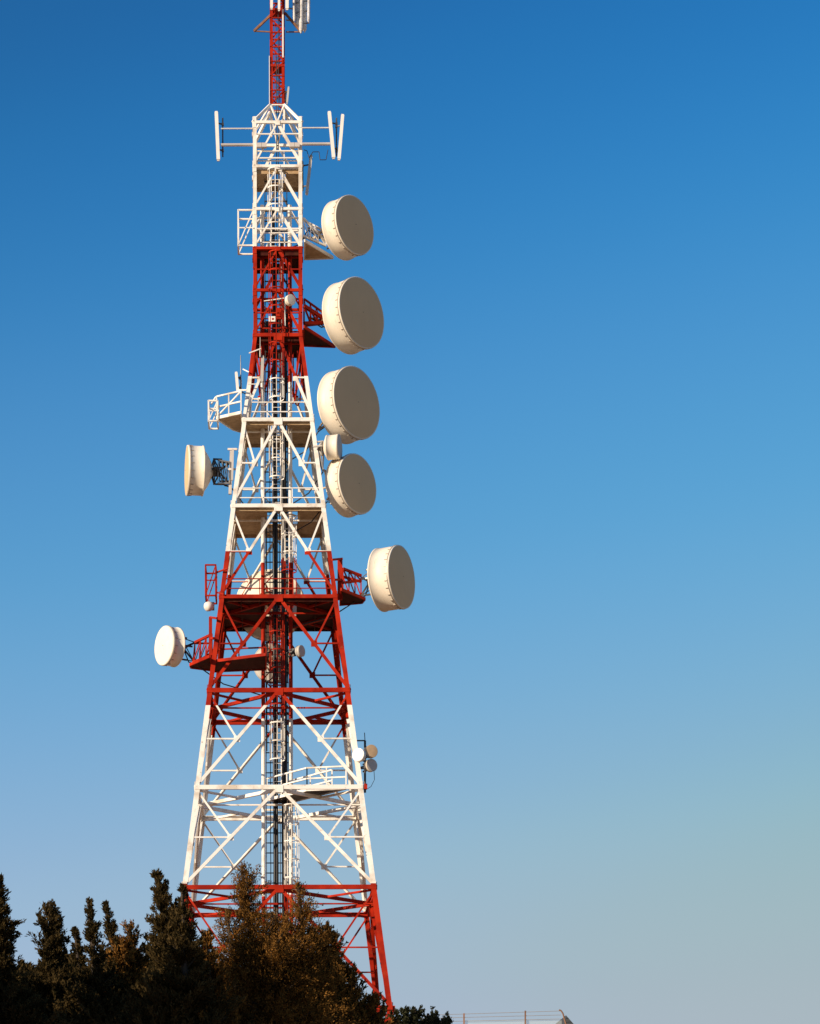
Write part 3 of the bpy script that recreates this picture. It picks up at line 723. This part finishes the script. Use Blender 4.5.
tot += tree('slim spire tree whose tip bends to the left', 50, [(105, 903, [(0,.02),(.4,.09),(.8,.15),(1.3,.26),(1.7,.42),(2.2,.7),(4,1.2)], 16)], seed=5, dens=.9)
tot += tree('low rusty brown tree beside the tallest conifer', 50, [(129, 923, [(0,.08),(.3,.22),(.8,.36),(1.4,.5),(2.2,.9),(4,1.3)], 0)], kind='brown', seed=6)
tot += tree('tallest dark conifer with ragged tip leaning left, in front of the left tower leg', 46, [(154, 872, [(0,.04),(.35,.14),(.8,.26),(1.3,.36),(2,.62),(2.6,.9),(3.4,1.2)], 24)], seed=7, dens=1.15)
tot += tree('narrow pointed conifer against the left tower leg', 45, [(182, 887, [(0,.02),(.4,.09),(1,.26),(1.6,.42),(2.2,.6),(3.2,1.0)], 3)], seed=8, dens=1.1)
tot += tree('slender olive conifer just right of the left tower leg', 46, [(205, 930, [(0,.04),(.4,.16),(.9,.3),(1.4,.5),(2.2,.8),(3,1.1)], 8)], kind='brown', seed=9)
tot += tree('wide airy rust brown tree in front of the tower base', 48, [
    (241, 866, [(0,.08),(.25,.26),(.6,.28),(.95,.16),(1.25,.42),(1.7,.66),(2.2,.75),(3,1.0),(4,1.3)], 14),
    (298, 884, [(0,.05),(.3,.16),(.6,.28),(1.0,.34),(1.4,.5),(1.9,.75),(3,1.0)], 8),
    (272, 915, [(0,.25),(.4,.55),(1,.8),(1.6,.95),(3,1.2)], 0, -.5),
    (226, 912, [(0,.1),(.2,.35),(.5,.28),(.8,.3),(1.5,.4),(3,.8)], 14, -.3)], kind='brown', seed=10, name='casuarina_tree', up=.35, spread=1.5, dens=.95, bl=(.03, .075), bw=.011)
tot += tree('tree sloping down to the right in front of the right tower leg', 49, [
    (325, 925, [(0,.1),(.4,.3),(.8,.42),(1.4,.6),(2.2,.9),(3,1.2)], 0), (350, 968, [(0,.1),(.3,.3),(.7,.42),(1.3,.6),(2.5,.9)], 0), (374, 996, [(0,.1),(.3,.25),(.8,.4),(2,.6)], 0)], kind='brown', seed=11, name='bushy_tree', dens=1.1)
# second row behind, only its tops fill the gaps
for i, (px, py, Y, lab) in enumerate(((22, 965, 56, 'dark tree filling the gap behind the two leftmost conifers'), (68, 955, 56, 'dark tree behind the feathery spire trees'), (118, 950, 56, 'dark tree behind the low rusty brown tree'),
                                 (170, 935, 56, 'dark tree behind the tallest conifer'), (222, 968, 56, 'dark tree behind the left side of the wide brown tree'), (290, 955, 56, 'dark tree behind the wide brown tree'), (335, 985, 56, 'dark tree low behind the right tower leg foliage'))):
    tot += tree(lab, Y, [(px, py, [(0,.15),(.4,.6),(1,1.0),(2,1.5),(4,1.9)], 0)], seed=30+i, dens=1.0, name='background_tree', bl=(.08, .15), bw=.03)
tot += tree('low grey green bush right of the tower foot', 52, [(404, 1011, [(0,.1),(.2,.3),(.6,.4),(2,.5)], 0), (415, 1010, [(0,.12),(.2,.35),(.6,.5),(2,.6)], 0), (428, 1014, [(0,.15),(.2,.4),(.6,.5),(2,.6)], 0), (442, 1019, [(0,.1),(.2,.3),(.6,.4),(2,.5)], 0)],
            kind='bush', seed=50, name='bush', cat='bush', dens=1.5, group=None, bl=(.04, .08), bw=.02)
# unseen conifers added off to the left to block low sun from the lower crowns
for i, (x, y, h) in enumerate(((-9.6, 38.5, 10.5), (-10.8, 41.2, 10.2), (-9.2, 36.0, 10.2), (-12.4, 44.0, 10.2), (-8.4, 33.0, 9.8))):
    tree('unseen dark conifer added beyond the left edge to shade the lower crowns', y, [(XV+x*F/y, HY-(h-CZ)*F/y, [(0,.1),(.5,.5),(1.2,1.1),(2.4,1.7),(4,2.1)], 0)], seed=70+i, bl=(.16,.28), bw=.07, dens=.8)
print('LEAVES', tot)

# ------------------------------------------------------------------ roof terrace at the lower right
YB = 57.; zr = CZ+(HY-1040)*YB/F
wall = mat('rendered_wall', (.55, .50, .44), .9, var=.1, scale=1.5, bump=.2); roofm = mat('roof_slab', (.32, .30, .28), .9, var=.15)
bx0 = P(400, 1040, YB).x; bx1 = P(575, 1040, YB).x
b = empty('terrace_building', ((bx0+bx1)/2, YB+4, 0), 'flat roofed building whose dark roof end just shows at the lower right', 'building')
mb = MB(); mb.box(((bx0+bx1)/2, YB+4, (zr-.3)/2), bx1-bx0, 8, zr-.3); mb.build('wall', wall, b)
mb = MB(); mb.box(((bx0+bx1)/2, YB+4, zr-.12), bx1-bx0+.5, 8.5, .24); mb.build('roof', roofm, b)
mb = MB(); a = P(566, 1016.5, YB+.3); c = P(583, 1036, YB+.3); d = P(566, 1036, YB+.3)
vs = [a, c, d]+[p+V((0, 6, 0)) for p in (a, c, d)]; mb.add(vs, [(0,1,2), (5,4,3), (0,3,4,1), (1,4,5,2), (2,5,3,0)]); mb.build('roof_end', mat('dark_cladding', (.06, .065, .07), .6), b)
for k in range(3):
    wx = bx0+1.0+k*1.3; mb = MB(); mb.box((wx, YB-.01, zr-1.7), .9, .06, 1.3); wo = mb.build('window', DARK, b)
    mb = MB(); mb.box((wx, YB-.05, zr-2.4), 1.0, .14, .06); mb.build('sill', wall, wo)
f = empty('glass_railing', P(510, 1040, YB), 'thin post and rail fence with pale glass on the roof edge at lower right', 'railing')
glass = bpy.data.materials.new('pale_glass'); glass.use_nodes = True; gb = glass.node_tree.nodes['Principled BSDF']
gb.inputs['Base Color'].default_value = (.72, .80, .76, 1); gb.inputs['Roughness'].default_value = .15; gb.inputs['Alpha'].default_value = .16
gn = glass.node_tree.nodes.new('ShaderNodeTexNoise'); gn.inputs['Scale'].default_value = 2; gr = glass.node_tree.nodes.new('ShaderNodeMapRange'); gr.inputs['To Min'].default_value = .1; gr.inputs['To Max'].default_value = .25
glass.node_tree.links.new(gn.outputs['Fac'], gr.inputs['Value']); glass.node_tree.links.new(gr.outputs[0], gb.inputs['Roughness'])
for px, py in ((403, 1017), (464, 1014.2), (525.3, 1011.8)):
    mb = MB(); mb.bar(P(px, py, YB), P(px, 1040, YB), .035); mb.box(P(px, 1040, YB)+V((0,0,.02)), .12, .12, .04); mb.build('post', RUSTY, f)
mb = MB(); mb.path([P(570, 1040, YB), P(563, 1015, YB), P(561, 1011.8, YB), P(559, 1011.2, YB)], .02); mb.build('post', RUSTY, f)
wirem = mat('thin_wire', (.45, .42, .40), .5, .3)
for y0, y1 in ((1015, 1012.2), (1018, 1016.2), (1021.5, 1020.2)):
    mb = MB(); mb.tube(P(403, y0+1.5, YB), P(561, y1, YB), .007, n=5); mb.build('rail_wire', wirem, f)
mb = MB(); mb.box(P(513, 1031, YB)+V((0,.05,0)), 98*YB/F, .012, 20*YB/F); mb.build('glass_panel', glass, f)
